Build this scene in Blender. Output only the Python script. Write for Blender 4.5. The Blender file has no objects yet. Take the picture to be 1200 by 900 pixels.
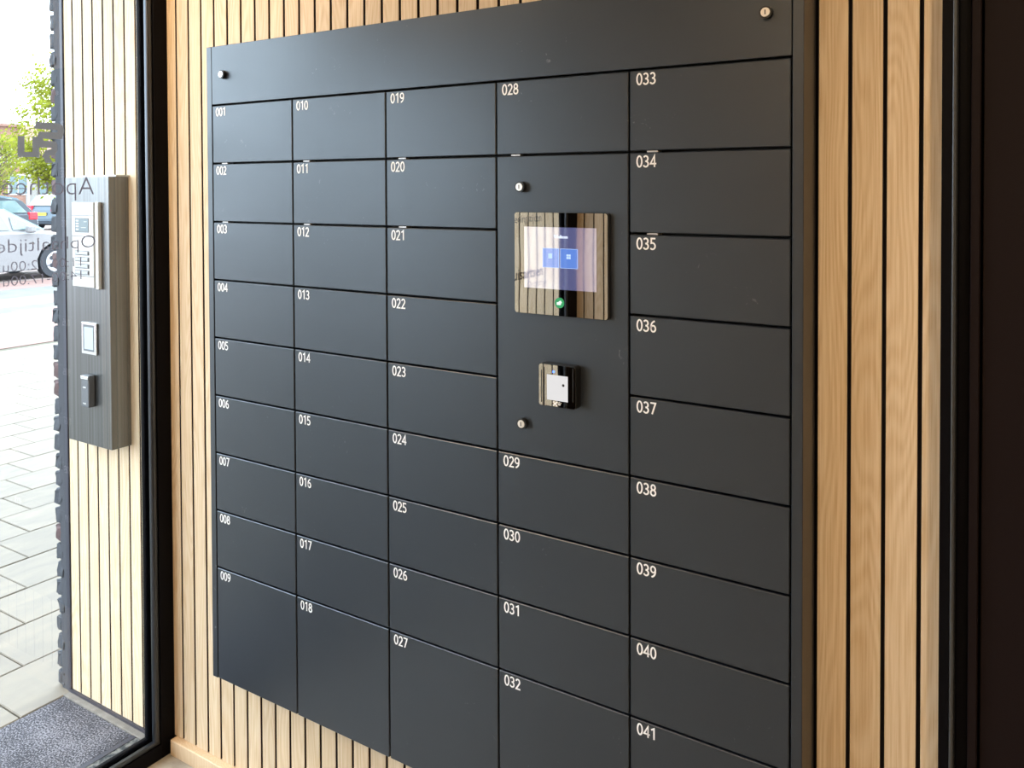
import bpy, bmesh, math, random
from mathutils import Vector, Matrix

sc = bpy.context.scene
COL = sc.collection
random.seed(7)

# ------------------------------------------------------------------ camera
R_ = Vector((0.84164642, 0.54001614, -0.00372535))
U_ = Vector((-0.00736857, 0.01838157, 0.99980389))
F_ = Vector((-0.53997871, 0.84145391, -0.01944993))
CAM = Vector((0.0, -1.585, 1.69))
cd = bpy.data.cameras.new('camera')
cd.sensor_width = 36; cd.lens = 30.0
cd.shift_y = -210.344 / 1200
cd.clip_start = 0.02; cd.clip_end = 400
cam = bpy.data.objects.new('camera', cd); COL.objects.link(cam)
m = Matrix.Identity(4)
for i in range(3):
    m[i][0] = R_[i]; m[i][1] = U_[i]; m[i][2] = -F_[i]; m[i][3] = CAM[i]
cam.matrix_world = m
sc.camera = cam

# measuring helpers: photograph pixel -> point on a world plane
def ray(px, py):
    return (px - 600) / 1000 * R_ + (450 - 210.344 - py) / 1000 * U_ + F_
def onY(px, py, Y):
    d = ray(px, py); return CAM + d * ((Y - CAM.y) / d.y)
def onX(px, py, X):
    d = ray(px, py); return CAM + d * ((X - CAM.x) / d.x)
def onZ(px, py, Z=0.0):
    d = ray(px, py); return CAM + d * ((Z - CAM.z) / d.z)

# ------------------------------------------------------------------ world, lights, exposure
w = bpy.data.worlds.new('overcast_sky'); sc.world = w; w.use_nodes = True
nt = w.node_tree; nt.nodes.clear()
out = nt.nodes.new('ShaderNodeOutputWorld'); bg = nt.nodes.new('ShaderNodeBackground')
tc = nt.nodes.new('ShaderNodeTexCoord'); sep = nt.nodes.new('ShaderNodeSeparateXYZ')
ramp = nt.nodes.new('ShaderNodeValToRGB')
ramp.color_ramp.elements[0].position = 0.0; ramp.color_ramp.elements[0].color = (0.76, 0.89, 1.0, 1)
ramp.color_ramp.elements[1].position = 0.9; ramp.color_ramp.elements[1].color = (0.72, 0.87, 1.0, 1)
nt.links.new(tc.outputs['Generated'], sep.inputs[0]); nt.links.new(sep.outputs['Z'], ramp.inputs[0])
nt.links.new(ramp.outputs[0], bg.inputs[0]); bg.inputs[1].default_value = 6.5
nt.links.new(bg.outputs[0], out.inputs[0])
sc.view_settings.view_transform = 'Standard'; sc.view_settings.look = 'None'
sc.view_settings.exposure = 0.55; sc.view_settings.gamma = 1.0
sc.view_settings.use_curve_mapping = False
LAMP_W = 17.0        # base power of the warm ceiling lamps and the added fill lamp

# ------------------------------------------------------------------ materials
def new_mat(name):
    mt = bpy.data.materials.new(name); mt.use_nodes = True
    n = mt.node_tree.nodes; return mt, n, mt.node_tree.links, n['Principled BSDF']
def plain(name, col, rough=0.5, metal=0.0, bump=0.0, bscale=400, spec=0.5, var=0.0, vscale=8):
    mt, n, l, b = new_mat(name)
    b.inputs['Base Color'].default_value = (*col, 1); b.inputs['Roughness'].default_value = rough
    b.inputs['Metallic'].default_value = metal; b.inputs['Specular IOR Level'].default_value = spec
    t = n.new('ShaderNodeTexCoord')
    if bump:
        nz = n.new('ShaderNodeTexNoise'); nz.inputs['Scale'].default_value = bscale
        bp = n.new('ShaderNodeBump'); bp.inputs['Strength'].default_value = bump; bp.inputs['Distance'].default_value = 0.001
        l.new(t.outputs['Object'], nz.inputs['Vector']); l.new(nz.outputs[0], bp.inputs['Height']); l.new(bp.outputs[0], b.inputs['Normal'])
    if var:
        nz = n.new('ShaderNodeTexNoise'); nz.inputs['Scale'].default_value = vscale; nz.inputs['Detail'].default_value = 6
        cr = n.new('ShaderNodeValToRGB')
        cr.color_ramp.elements[0].position = 0.3; cr.color_ramp.elements[1].position = 0.7
        cr.color_ramp.elements[0].color = (*[c * (1 - var) for c in col], 1)
        cr.color_ramp.elements[1].color = (*[min(1, c * (1 + var)) for c in col], 1)
        l.new(t.outputs['Object'], nz.inputs['Vector']); l.new(nz.outputs[0], cr.inputs[0]); l.new(cr.outputs[0], b.inputs['Base Color'])
    return mt

def wood_mat(name, c0, c1, c2):
    mt, n, l, b = new_mat(name)
    t = n.new('ShaderNodeTexCoord'); oi = n.new('ShaderNodeObjectInfo')
    ml = n.new('ShaderNodeMath'); ml.operation = 'MULTIPLY'; ml.inputs[1].default_value = 37.0
    l.new(oi.outputs['Random'], ml.inputs[0])
    cmb = n.new('ShaderNodeCombineXYZ')
    for i in range(3): l.new(ml.outputs[0], cmb.inputs[i])
    add = n.new('ShaderNodeVectorMath'); add.operation = 'ADD'
    l.new(t.outputs['Object'], add.inputs[0]); l.new(cmb.outputs[0], add.inputs[1])
    # fine streaks
    mp = n.new('ShaderNodeMapping'); mp.inputs['Scale'].default_value = (330, 330, 6.0)
    l.new(add.outputs[0], mp.inputs['Vector'])
    n1 = n.new('ShaderNodeTexNoise'); n1.inputs['Scale'].default_value = 1; n1.inputs['Detail'].default_value = 6; n1.inputs['Roughness'].default_value = 0.65
    l.new(mp.outputs[0], n1.inputs['Vector'])
    # broad cathedral figure: distorted bands
    mp2 = n.new('ShaderNodeMapping'); mp2.inputs['Scale'].default_value = (11, 11, 1.1)
    l.new(add.outputs[0], mp2.inputs['Vector'])
    n2 = n.new('ShaderNodeTexNoise'); n2.inputs['Scale'].default_value = 1.0; n2.inputs['Detail'].default_value = 1.5
    l.new(mp2.outputs[0], n2.inputs['Vector'])
    mm = n.new('ShaderNodeMath'); mm.operation = 'MULTIPLY'; mm.inputs[1].default_value = 150
    sn = n.new('ShaderNodeMath'); sn.operation = 'SINE'
    l.new(n2.outputs[0], mm.inputs[0]); l.new(mm.outputs[0], sn.inputs[0])
    m2 = n.new('ShaderNodeMath'); m2.operation = 'MULTIPLY_ADD'; m2.inputs[1].default_value = 0.085; m2.inputs[2].default_value = 0.0
    l.new(sn.outputs[0], m2.inputs[0])
    ad = n.new('ShaderNodeMath'); ad.operation = 'ADD'; l.new(n1.outputs[0], ad.inputs[0]); l.new(m2.outputs[0], ad.inputs[1])
    cr = n.new('ShaderNodeValToRGB'); e = cr.color_ramp.elements
    e[0].position = 0.27; e[0].color = (*c0, 1); e[1].position = 0.74; e[1].color = (*c2, 1)
    k = e.new(0.5); k.color = (*c1, 1)
    l.new(ad.outputs[0], cr.inputs[0])
    hs = n.new('ShaderNodeHueSaturation')
    mv = n.new('ShaderNodeMapRange'); mv.inputs['To Min'].default_value = 0.94; mv.inputs['To Max'].default_value = 1.06
    l.new(oi.outputs['Random'], mv.inputs[0]); l.new(mv.outputs[0], hs.inputs['Value'])
    l.new(cr.outputs[0], hs.inputs['Color']); l.new(hs.outputs[0], b.inputs['Base Color'])
    b.inputs['Roughness'].default_value = 0.55; b.inputs['Specular IOR Level'].default_value = 0.3
    return mt

def locker_mat():
    mt, n, l, b = new_mat('black_powder_coat')
    t = n.new('ShaderNodeTexCoord')
    g = n.new('ShaderNodeNewGeometry')
    # chalky scuffs and specks
    n1 = n.new('ShaderNodeTexNoise'); n1.inputs['Scale'].default_value = 55; n1.inputs['Detail'].default_value = 3; n1.inputs['Distortion'].default_value = 1.5
    n2 = n.new('ShaderNodeTexNoise'); n2.inputs['Scale'].default_value = 4.5; n2.inputs['Detail'].default_value = 2
    l.new(g.outputs['Position'], n1.inputs['Vector']); l.new(g.outputs['Position'], n2.inputs['Vector'])
    a = n.new('ShaderNodeMapRange'); a.inputs[1].default_value = 0.69; a.inputs[2].default_value = 0.76
    c = n.new('ShaderNodeMapRange'); c.inputs[1].default_value = 0.55; c.inputs[2].default_value = 0.66
    l.new(n1.outputs[0], a.inputs[0]); l.new(n2.outputs[0], c.inputs[0])
    mu = n.new('ShaderNodeMath'); mu.operation = 'MULTIPLY'; l.new(a.outputs[0], mu.inputs[0]); l.new(c.outputs[0], mu.inputs[1])
    mx = n.new('ShaderNodeMix'); mx.data_type = 'RGBA'
    mx.inputs[6].default_value = (0.0058, 0.0085, 0.0150, 1); mx.inputs[7].default_value = (0.10, 0.105, 0.11, 1)
    l.new(mu.outputs[0], mx.inputs[0]); l.new(mx.outputs[2], b.inputs['Base Color'])
    b.inputs['Specular IOR Level'].default_value = 0.92; b.inputs['Specular Tint'].default_value = (0.86, 0.93, 1.0, 1)
    n3 = n.new('ShaderNodeTexNoise'); n3.inputs['Scale'].default_value = 7; n3.inputs['Detail'].default_value = 4
    l.new(g.outputs['Position'], n3.inputs['Vector'])
    r = n.new('ShaderNodeMapRange'); r.inputs['To Min'].default_value = 0.36; r.inputs['To Max'].default_value = 0.42
    l.new(n3.outputs[0], r.inputs[0]); l.new(r.outputs[0], b.inputs['Roughness'])
    n4 = n.new('ShaderNodeTexNoise'); n4.inputs['Scale'].default_value = 900
    bp = n.new('ShaderNodeBump'); bp.inputs['Strength'].default_value = 0.25; bp.inputs['Distance'].default_value = 0.0004
    l.new(g.outputs['Position'], n4.inputs['Vector']); l.new(n4.outputs[0], bp.inputs['Height']); l.new(bp.outputs[0], b.inputs['Normal'])
    return mt

def granite_mat(name, dark, mid, light, sc_=230):
    mt, n, l, b = new_mat(name)
    g = n.new('ShaderNodeNewGeometry')
    n1 = n.new('ShaderNodeTexNoise'); n1.inputs['Scale'].default_value = sc_; n1.inputs['Detail'].default_value = 3
    n2 = n.new('ShaderNodeTexNoise'); n2.inputs['Scale'].default_value = 9; n2.inputs['Detail'].default_value = 3
    l.new(g.outputs['Position'], n1.inputs['Vector']); l.new(g.outputs['Position'], n2.inputs['Vector'])
    m1 = n.new('ShaderNodeMath'); m1.operation = 'MULTIPLY_ADD'; m1.inputs[1].default_value = 0.25
    l.new(n2.outputs[0], m1.inputs[0]); l.new(n1.outputs[0], m1.inputs[2])
    cr = n.new('ShaderNodeValToRGB'); e = cr.color_ramp.elements
    e[0].position = 0.54; e[0].color = (*dark, 1); e[1].position = 0.72; e[1].color = (*light, 1)
    k = e.new(0.62); k.color = (*mid, 1)
    l.new(m1.outputs[0], cr.inputs[0]); l.new(cr.outputs[0], b.inputs['Base Color'])
    b.inputs['Roughness'].default_value = 0.85; b.inputs['Specular IOR Level'].default_value = 0.15
    return mt

def slab_mat():
    mt, n, l, b = new_mat('pale_paving_stone')
    g = n.new('ShaderNodeNewGeometry'); oi = n.new('ShaderNodeObjectInfo')
    mp = n.new('ShaderNodeMapping'); mp.inputs['Scale'].default_value = (5, 1.6, 1)
    l.new(g.outputs['Position'], mp.inputs[0])
    n1 = n.new('ShaderNodeTexNoise'); n1.inputs['Scale'].default_value = 3; n1.inputs['Detail'].default_value = 7; n1.inputs['Distortion'].default_value = 0.8
    l.new(mp.outputs[0], n1.inputs['Vector'])
    cr = n.new('ShaderNodeValToRGB'); e = cr.color_ramp.elements
    e[0].position = 0.3; e[0].color = (0.34, 0.345, 0.33, 1); e[1].position = 0.7; e[1].color = (0.44, 0.435, 0.39, 1)
    l.new(n1.outputs[0], cr.inputs[0])
    hs = n.new('ShaderNodeHueSaturation'); mv = n.new('ShaderNodeMapRange'); mv.inputs['To Min'].default_value = 0.93; mv.inputs['To Max'].default_value = 1.08
    l.new(oi.outputs['Random'], mv.inputs[0]); l.new(mv.outputs[0], hs.inputs['Value']); l.new(cr.outputs[0], hs.inputs['Color'])
    l.new(hs.outputs[0], b.inputs['Base Color']); b.inputs['Roughness'].default_value = 0.75
    return mt

def brick_tex(name, c1, c2, mortar, scale=1.0):
    mt, n, l, b = new_mat(name)
    t = n.new('ShaderNodeTexCoord'); sp = n.new('ShaderNodeSeparateXYZ'); cb = n.new('ShaderNodeCombineXYZ')
    l.new(t.outputs['Object'], sp.inputs[0])
    ad = n.new('ShaderNodeMath'); ad.operation = 'ADD'
    l.new(sp.outputs['X'], ad.inputs[0]); l.new(sp.outputs['Y'], ad.inputs[1])
    l.new(ad.outputs[0], cb.inputs['X']); l.new(sp.outputs['Z'], cb.inputs['Y'])
    br = n.new('ShaderNodeTexBrick'); br.inputs['Scale'].default_value = scale
    br.inputs['Color1'].default_value = (*c1, 1); br.inputs['Color2'].default_value = (*c2, 1); br.inputs['Mortar'].default_value = (*mortar, 1)
    br.inputs['Brick Width'].default_value = 0.22; br.inputs['Row Height'].default_value = 0.0625; br.inputs['Mortar Size'].default_value = 0.008
    l.new(cb.outputs[0], br.inputs['Vector']); l.new(br.outputs['Color'], b.inputs['Base Color'])
    b.inputs['Roughness'].default_value = 0.85
    return mt

def emit_mat(name, col, st):
    mt, n, l, b = new_mat(name)
    b.inputs['Base Color'].default_value = (0, 0, 0, 1)
    b.inputs['Emission Color'].default_value = (*col, 1); b.inputs['Emission Strength'].default_value = st
    return mt

def mirror_emit(name, refl, rough, col, st, tint=(1, 1, 1)):
    mt = bpy.data.materials.new(name); mt.use_nodes = True; n = mt.node_tree.nodes; l = mt.node_tree.links; n.clear()
    o = n.new('ShaderNodeOutputMaterial'); a = n.new('ShaderNodeAddShader')
    g = n.new('ShaderNodeBsdfGlossy'); g.inputs['Color'].default_value = (*[refl * k for k in tint], 1); g.inputs['Roughness'].default_value = rough
    e = n.new('ShaderNodeEmission'); e.inputs[0].default_value = (*col, 1); e.inputs[1].default_value = st
    t = n.new('ShaderNodeTexCoord'); nz = n.new('ShaderNodeTexNoise'); nz.inputs['Scale'].default_value = 7; nz.inputs['Detail'].default_value = 0
    bp = n.new('ShaderNodeBump'); bp.inputs['Strength'].default_value = 0.12; bp.inputs['Distance'].default_value = 0.0020
    l.new(t.outputs['Object'], nz.inputs['Vector']); l.new(nz.outputs[0], bp.inputs['Height']); l.new(bp.outputs[0], g.inputs['Normal'])
    l.new(g.outputs[0], a.inputs[0]); l.new(e.outputs[0], a.inputs[1]); l.new(a.outputs[0], o.inputs[0])
    return mt

def glass_mat(name, tint=(0.97, 0.98, 0.98)):
    mt = bpy.data.materials.new(name); mt.use_nodes = True; n = mt.node_tree.nodes; l = mt.node_tree.links; n.clear()
    o = n.new('ShaderNodeOutputMaterial'); mx = n.new('ShaderNodeMixShader'); f = n.new('ShaderNodeFresnel'); f.inputs[0].default_value = 1.45
    t = n.new('ShaderNodeBsdfTransparent'); t.inputs[0].default_value = (*tint, 1)
    g = n.new('ShaderNodeBsdfGlossy'); g.inputs['Roughness'].default_value = 0.0
    ge = n.new('ShaderNodeNewGeometry'); iv = n.new('ShaderNodeMath'); iv.operation = 'SUBTRACT'; iv.inputs[0].default_value = 1.0
    l.new(ge.outputs['Backfacing'], iv.inputs[1])          # both reflections of the pane are taken where the ray enters it
    m1 = n.new('ShaderNodeMath'); m1.operation = 'MULTIPLY'; m2 = n.new('ShaderNodeMath'); m2.operation = 'MULTIPLY'; m2.inputs[1].default_value = 1.7; m2.use_clamp = True
    l.new(f.outputs[0], m1.inputs[0]); l.new(iv.outputs[0], m1.inputs[1]); l.new(m1.outputs[0], m2.inputs[0])
    l.new(m2.outputs[0], mx.inputs[0]); l.new(t.outputs[0], mx.inputs[1]); l.new(g.outputs[0], mx.inputs[2]); l.new(mx.outputs[0], o.inputs[0])
    return mt

def leaf_mat(name, col):
    mt = bpy.data.materials.new(name); mt.use_nodes = True; n = mt.node_tree.nodes; l = mt.node_tree.links; n.clear()
    o = n.new('ShaderNodeOutputMaterial'); mx = n.new('ShaderNodeMixShader'); mx.inputs[0].default_value = 0.5
    d = n.new('ShaderNodeBsdfDiffuse'); tr = n.new('ShaderNodeBsdfTranslucent')
    g = n.new('ShaderNodeNewGeometry'); nz = n.new('ShaderNodeTexNoise'); nz.inputs['Scale'].default_value = 3
    cr = n.new('ShaderNodeValToRGB'); cr.color_ramp.elements[0].position = 0.35; cr.color_ramp.elements[1].position = 0.65
    cr.color_ramp.elements[0].color = (*[c * 0.55 for c in col], 1); cr.color_ramp.elements[1].color = (*col, 1)
    l.new(g.outputs['Position'], nz.inputs['Vector']); l.new(nz.outputs[0], cr.inputs[0])
    l.new(cr.outputs[0], d.inputs[0]); l.new(cr.outputs[0], tr.inputs[0])
    l.new(d.outputs[0], mx.inputs[1]); l.new(tr.outputs[0], mx.inputs[2]); l.new(mx.outputs[0], o.inputs[0])
    return mt

M = {}
M['slat'] = wood_mat('oak_slat', (0.53, 0.375, 0.225), (0.63, 0.485, 0.325), (0.71, 0.575, 0.42))
M['slat_edge'] = plain('black_slat_edge', (0.02, 0.012, 0.014), 0.9)
M['skirting'] = wood_mat('oak_skirting', (0.60, 0.43, 0.27), (0.66, 0.49, 0.32), (0.72, 0.55, 0.38))
M['backing'] = plain('black_backing', (0.012, 0.008, 0.010), 0.9)
M['locker'] = locker_mat()
M['locker_in'] = plain('locker_gap_black', (0.004, 0.004, 0.004), 0.8)
M['white_print'] = plain('white_print', (0.82, 0.82, 0.84), 0.6)
M['latch'] = plain('latch_zinc', (0.45, 0.45, 0.46), 0.4, 0.5)
M['nickel'] = plain('nickel', (0.85, 0.82, 0.79), 0.28, 0.65)
M['black_metal'] = plain('black_metal', (0.008, 0.008, 0.009), 0.35)
M['frame'] = plain('black_frame_paint', (0.0016, 0.0014, 0.0026), 0.5, bump=0.1, bscale=300, spec=0.08)
M['bead'] = plain('glazing_bead', (0.06, 0.065, 0.075), 0.3, 0.85)
M['dark_bead'] = plain('dark_glazing_bead', (0.10, 0.105, 0.115), 0.3, 0.8)
M['brown'] = plain('dark_brown_panel', (0.007, 0.0035, 0.0038), 0.6, bump=0.15, bscale=500, spec=0.12)
M['ceiling'] = plain('ceiling_board', (0.62, 0.60, 0.57), 0.8, var=0.02)
M['room'] = plain('room_plaster', (0.46, 0.42, 0.37), 0.85, var=0.03)
M['floor'] = plain('vestibule_floor', (0.32, 0.29, 0.25), 0.5, var=0.3, vscale=22)
M['glass'] = glass_mat('clear_glass')
def vinyl_mat(name, col, tr_):
    mt = bpy.data.materials.new(name); mt.use_nodes = True; n = mt.node_tree.nodes; l = mt.node_tree.links; n.clear()
    o = n.new('ShaderNodeOutputMaterial'); a = n.new('ShaderNodeAddShader'); d = n.new('ShaderNodeBsdfDiffuse'); t = n.new('ShaderNodeBsdfTranslucent')
    d.inputs[0].default_value = (*col, 1); t.inputs[0].default_value = (*tr_, 1)
    l.new(d.outputs[0], a.inputs[0]); l.new(t.outputs[0], a.inputs[1]); l.new(a.outputs[0], o.inputs[0]); return mt
M['vinyl'] = vinyl_mat('grey_vinyl', (0.12, 0.12, 0.13), (0.055, 0.052, 0.053))
M['vinyl_thin'] = vinyl_mat('violet_grey_vinyl', (0.14, 0.14, 0.16), (0.042, 0.036, 0.045))
M['vinyl_black'] = plain('black_vinyl', (0.015, 0.015, 0.02), 0.5)
M['granite'] = granite_mat('speckled_granite', (0.10, 0.115, 0.14), (0.22, 0.24, 0.28), (0.75, 0.80, 0.86), 190)
M['dusty'] = granite_mat('dusty_granite', (0.10, 0.12, 0.14), (0.26, 0.27, 0.28), (0.50, 0.50, 0.49), 60)
M['grout'] = plain('concrete_edge', (0.22, 0.205, 0.19), 0.9, var=0.25, vscale=30)
M['trim'] = plain('grey_trim', (0.032, 0.032, 0.048), 0.5, 0.3)
M['slab'] = slab_mat()
M['joint'] = plain('sandy_joint', (0.13, 0.12, 0.085), 0.95, var=0.3, vscale=5)
M['steel'] = plain('anthracite_steel', (0.125, 0.128, 0.13), 0.32, 0.9)
sn_ = M['steel'].node_tree; tcs = sn_.nodes.new('ShaderNodeTexCoord'); mps = sn_.nodes.new('ShaderNodeMapping'); mps.inputs['Scale'].default_value = (130, 130, 0.8)
nzs = sn_.nodes.new('ShaderNodeTexNoise'); nzs.inputs['Scale'].default_value = 1; nzs.inputs['Detail'].default_value = 4; crs = sn_.nodes.new('ShaderNodeValToRGB')   # reflection of the slats, put into the steel colour as vertical streaks
crs.color_ramp.elements[0].position = 0.35; crs.color_ramp.elements[0].color = (0.118, 0.117, 0.115, 1); crs.color_ramp.elements[1].position = 0.65; crs.color_ramp.elements[1].color = (0.165, 0.168, 0.17, 1)
sn_.links.new(tcs.outputs['Object'], mps.inputs[0]); sn_.links.new(mps.outputs[0], nzs.inputs['Vector']); sn_.links.new(nzs.outputs[0], crs.inputs[0]); sn_.links.new(crs.outputs[0], sn_.nodes['Principled BSDF'].inputs['Base Color'])
M['steel_cap'] = plain('pale_cap', (0.4, 0.4, 0.4), 0.4, 0.5)
M['white_panel'] = plain('white_plastic', (0.50, 0.49, 0.47), 0.4)
M['grey_plastic'] = plain('grey_plastic', (0.10, 0.105, 0.115), 0.45)
M['button'] = plain('button_silver', (0.33, 0.34, 0.35), 0.4, 0.2)
M['chrome'] = plain('chrome', (0.75, 0.77, 0.80), 0.15, 0.9)
M['lcd'] = plain('lcd_pane', (0.10, 0.14, 0.155), 0.25)
M['reader_glass'] = plain('reader_window', (0.42, 0.50, 0.56), 0.12)
M['bezel'] = mirror_emit('smoked_mirror', 0.42, 0.012, (0, 0, 0), 0.0, (1.0, 0.97, 0.95))
M['display'] = mirror_emit('lit_display', 0.88, 0.03, (0.11, 0.12, 0.27), 0.62)
M['tile'] = mirror_emit('lit_blue_tile', 0.30, 0.03, (0.14, 0.28, 0.78), 0.66)
M['lit_text'] = emit_mat('lit_text', (0.75, 0.83, 1.0), 0.9)
M['lit_tile_edge'] = emit_mat('lit_tile_edge', (0.45, 0.62, 1.0), 0.9)
M['green'] = emit_mat('green_ring', (0.01, 0.28, 0.09), 0.8)
M['green_white'] = emit_mat('pale_green_card', (0.75, 0.95, 0.8), 1.0)
M['scan_white'] = emit_mat('scanner_window', (1.0, 0.98, 0.98), 0.52)
M['blue_led'] = emit_mat('blue_led', (0.08, 0.2, 1.0), 2.5)
M['lamp'] = emit_mat('lamp_disc', (1.0, 0.80, 0.58), 6.0)
M['brick_dark'] = plain('weathered_brick', (0.040, 0.043, 0.052), 0.85, bump=0.6, bscale=120, var=0.4, vscale=30)
M['brick_red'] = plain('rusty_brick', (0.085, 0.05, 0.05), 0.85, bump=0.6, bscale=120, var=0.3, vscale=30)
M['mortar'] = plain('mortar', (0.05, 0.052, 0.062), 0.95, bump=0.4, bscale=200)
M['facade'] = brick_tex('dark_facade_brick', (0.06, 0.065, 0.08), (0.10, 0.07, 0.07), (0.05, 0.05, 0.06))
M['house_brick'] = brick_tex('orange_house_brick', (0.36, 0.19, 0.13), (0.30, 0.15, 0.10), (0.36, 0.32, 0.28))
M['road_red'] = plain('red_clinker', (0.36, 0.235, 0.215), 0.85, var=0.12, vscale=3)
M['road_grey'] = plain('grey_clinker', (0.235, 0.24, 0.235), 0.85, var=0.15, vscale=3)
M['asphalt'] = plain('pale_parking', (0.38, 0.31, 0.295), 0.85, var=0.08, vscale=1)
M['pale_house'] = plain('pale_render', (0.42, 0.42, 0.40), 0.8)
M['roof_tile'] = plain('roof_tile', (0.26, 0.15, 0.12), 0.8)
M['white_paint'] = plain('white_paint', (0.5, 0.52, 0.55), 0.5)
M['dark_window'] = plain('dark_pane', (0.07, 0.11, 0.12), 0.12)
M['bark'] = plain('bark', (0.12, 0.095, 0.06), 0.9)
M['leaf'] = leaf_mat('yellow_green_leaf', (0.46, 0.50, 0.07))
M['leaf2'] = leaf_mat('spring_leaf', (0.44, 0.49, 0.09))
M['car_white'] = plain('silver_white_car_paint', (0.34, 0.35, 0.385), 0.3)
M['car_navy'] = plain('dark_grey_car_paint', (0.035, 0.045, 0.06), 0.25)
M['car_slate'] = plain('slate_car_paint', (0.05, 0.075, 0.10), 0.25)
M['car_teal'] = plain('blue_grey_car_paint', (0.05, 0.085, 0.105), 0.25)
M['car_glass'] = plain('car_glass', (0.13, 0.19, 0.20), 0.08, spec=0.9)
M['tyre'] = plain('tyre', (0.035, 0.038, 0.045), 0.8)
M['rim'] = plain('alloy', (0.42, 0.42, 0.44), 0.3, 0.7)
M['tail'] = plain('red_lens', (0.55, 0.015, 0.03), 0.2)
M['plate'] = plain('yellow_plate', (0.75, 0.55, 0.03), 0.5)

# reflectances of the outdoor surfaces, brought to the strength of the daylight
for k, f in dict(slab=(.40, .325, .265), granite=(.27, .235, .24), dusty=(.36, .34, .32), grout=(.8, .75, .7), joint=(.6, .55, .5), road_red=(.48, .42, .38), road_grey=(.46, .43, .40),
                 asphalt=(.62, .56, .52), house_brick=(.6, .52, .5), pale_house=(.5, .48, .46), roof_tile=(.7, .65, .6), white_paint=(.7, .65, .62), car_white=(.62, .57, .52),
                 leaf=(.62, .62, .6), leaf2=(.62, .62, .6)).items():
    for nd in M[k].node_tree.nodes:
        if nd.type == 'VALTORGB':
            for e_ in nd.color_ramp.elements: e_.color = (e_.color[0] * f[0], e_.color[1] * f[1], e_.color[2] * f[2], 1)
        elif nd.type == 'BSDF_PRINCIPLED':
            c_ = nd.inputs['Base Color'].default_value; nd.inputs['Base Color'].default_value = (c_[0] * f[0], c_[1] * f[1], c_[2] * f[2], 1)
        elif nd.type == 'TEX_BRICK':
            for q in ('Color1', 'Color2', 'Mortar'):
                c_ = nd.inputs[q].default_value; nd.inputs[q].default_value = (c_[0] * f[0], c_[1] * f[1], c_[2] * f[2], 1)

# ------------------------------------------------------------------ mesh helpers
def link(name, me, mat, parent=None, loc=None):
    o = bpy.data.objects.new(name, me); COL.objects.link(o)
    if mat is not None and not me.materials: me.materials.append(mat)
    if parent: o.parent = parent
    if loc: o.location = loc
    return o
def fin(bm, name, mat, parent=None, loc=None, smooth=False):
    bmesh.ops.recalc_face_normals(bm, faces=bm.faces)
    me = bpy.data.meshes.new(name); bm.to_mesh(me); bm.free()
    if smooth:
        for p in me.polygons: p.use_smooth = True
    return link(name, me, mat, parent, loc)
def add_box(bm, a, b, bev=0.0, seg=1):
    t = bmesh.new()
    bmesh.ops.create_cube(t, size=1)
    s = Vector([abs(b[i] - a[i]) for i in range(3)]); c = Vector([(a[i] + b[i]) / 2 for i in range(3)])
    for v in t.verts: v.co = Vector((v.co.x * s.x, v.co.y * s.y, v.co.z * s.z)) + c
    if bev: bmesh.ops.bevel(t, geom=t.edges[:], offset=bev, segments=seg, affect='EDGES', profile=0.5)
    merge(bm, t)
def merge(bm, t):
    me = bpy.data.meshes.new('tmp'); t.to_mesh(me); t.free(); bm.from_mesh(me); bpy.data.meshes.remove(me)
def box(name, a, b, mat, parent=None, bev=0.0, seg=1):
    bm = bmesh.new(); add_box(bm, a, b, bev, seg); return fin(bm, name, mat, parent)
def add_cyl(bm, p0, p1, r0, r1=None, n=20, caps=True):
    p0, p1 = Vector(p0), Vector(p1); r1 = r0 if r1 is None else r1
    d = p1 - p0; q = d.to_track_quat('Z', 'Y')
    t = bmesh.new(); bmesh.ops.create_cone(t, cap_ends=caps, segments=n, radius1=r0, radius2=r1, depth=d.length)
    for v in t.verts: v.co = q @ v.co + (p0 + p1) / 2
    merge(bm, t)
def add_poly(bm, pts, thick):         # polygon pts extruded by vector thick
    a = [bm.verts.new(p) for p in pts]; b = [bm.verts.new(Vector(p) + Vector(thick)) for p in pts]
    bm.faces.new(a); bm.faces.new(b[::-1])
    for i in range(len(pts)):
        j = (i + 1) % len(pts); bm.faces.new((a[i], b[i], b[j], a[j]))
def empty(name, loc=(0, 0, 0), rz=0.0, parent=None):
    o = bpy.data.objects.new(name, None); COL.objects.link(o); o.location = loc; o.rotation_euler = (0, 0, rz)
    o.empty_display_size = 0.1
    if parent: o.parent = parent
    return o
def tag(o, label, cat, group=None):
    o['label'] = label; o['category'] = cat
    if group: o['group'] = group
    return o
def struct(o): o['kind'] = 'structure'; return o
def text_mesh(s, width=None, height=None, extrude=0.0002, bold=0.0):
    cu = bpy.data.curves.new('t', 'FONT'); cu.body = s; cu.size = 1; cu.extrude = 0.0; cu.offset = bold; cu.resolution_u = 3
    o = bpy.data.objects.new('t', cu); COL.objects.link(o)
    dg = bpy.context.evaluated_depsgraph_get(); me = bpy.data.meshes.new_from_object(o.evaluated_get(dg))
    bpy.data.objects.remove(o); bpy.data.curves.remove(cu)
    xs = [v.co.x for v in me.vertices]; ys = [v.co.y for v in me.vertices]
    x0, x1, y0, y1 = min(xs), max(xs), min(ys), max(ys)
    kx = width / (x1 - x0) if width else None
    ky = height / (0.73) if height else kx        # height = cap height
    if kx is None: kx = ky
    for v in me.vertices:
        v.co.x = (v.co.x - x0) * kx; v.co.y = v.co.y * ky
    return me
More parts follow.
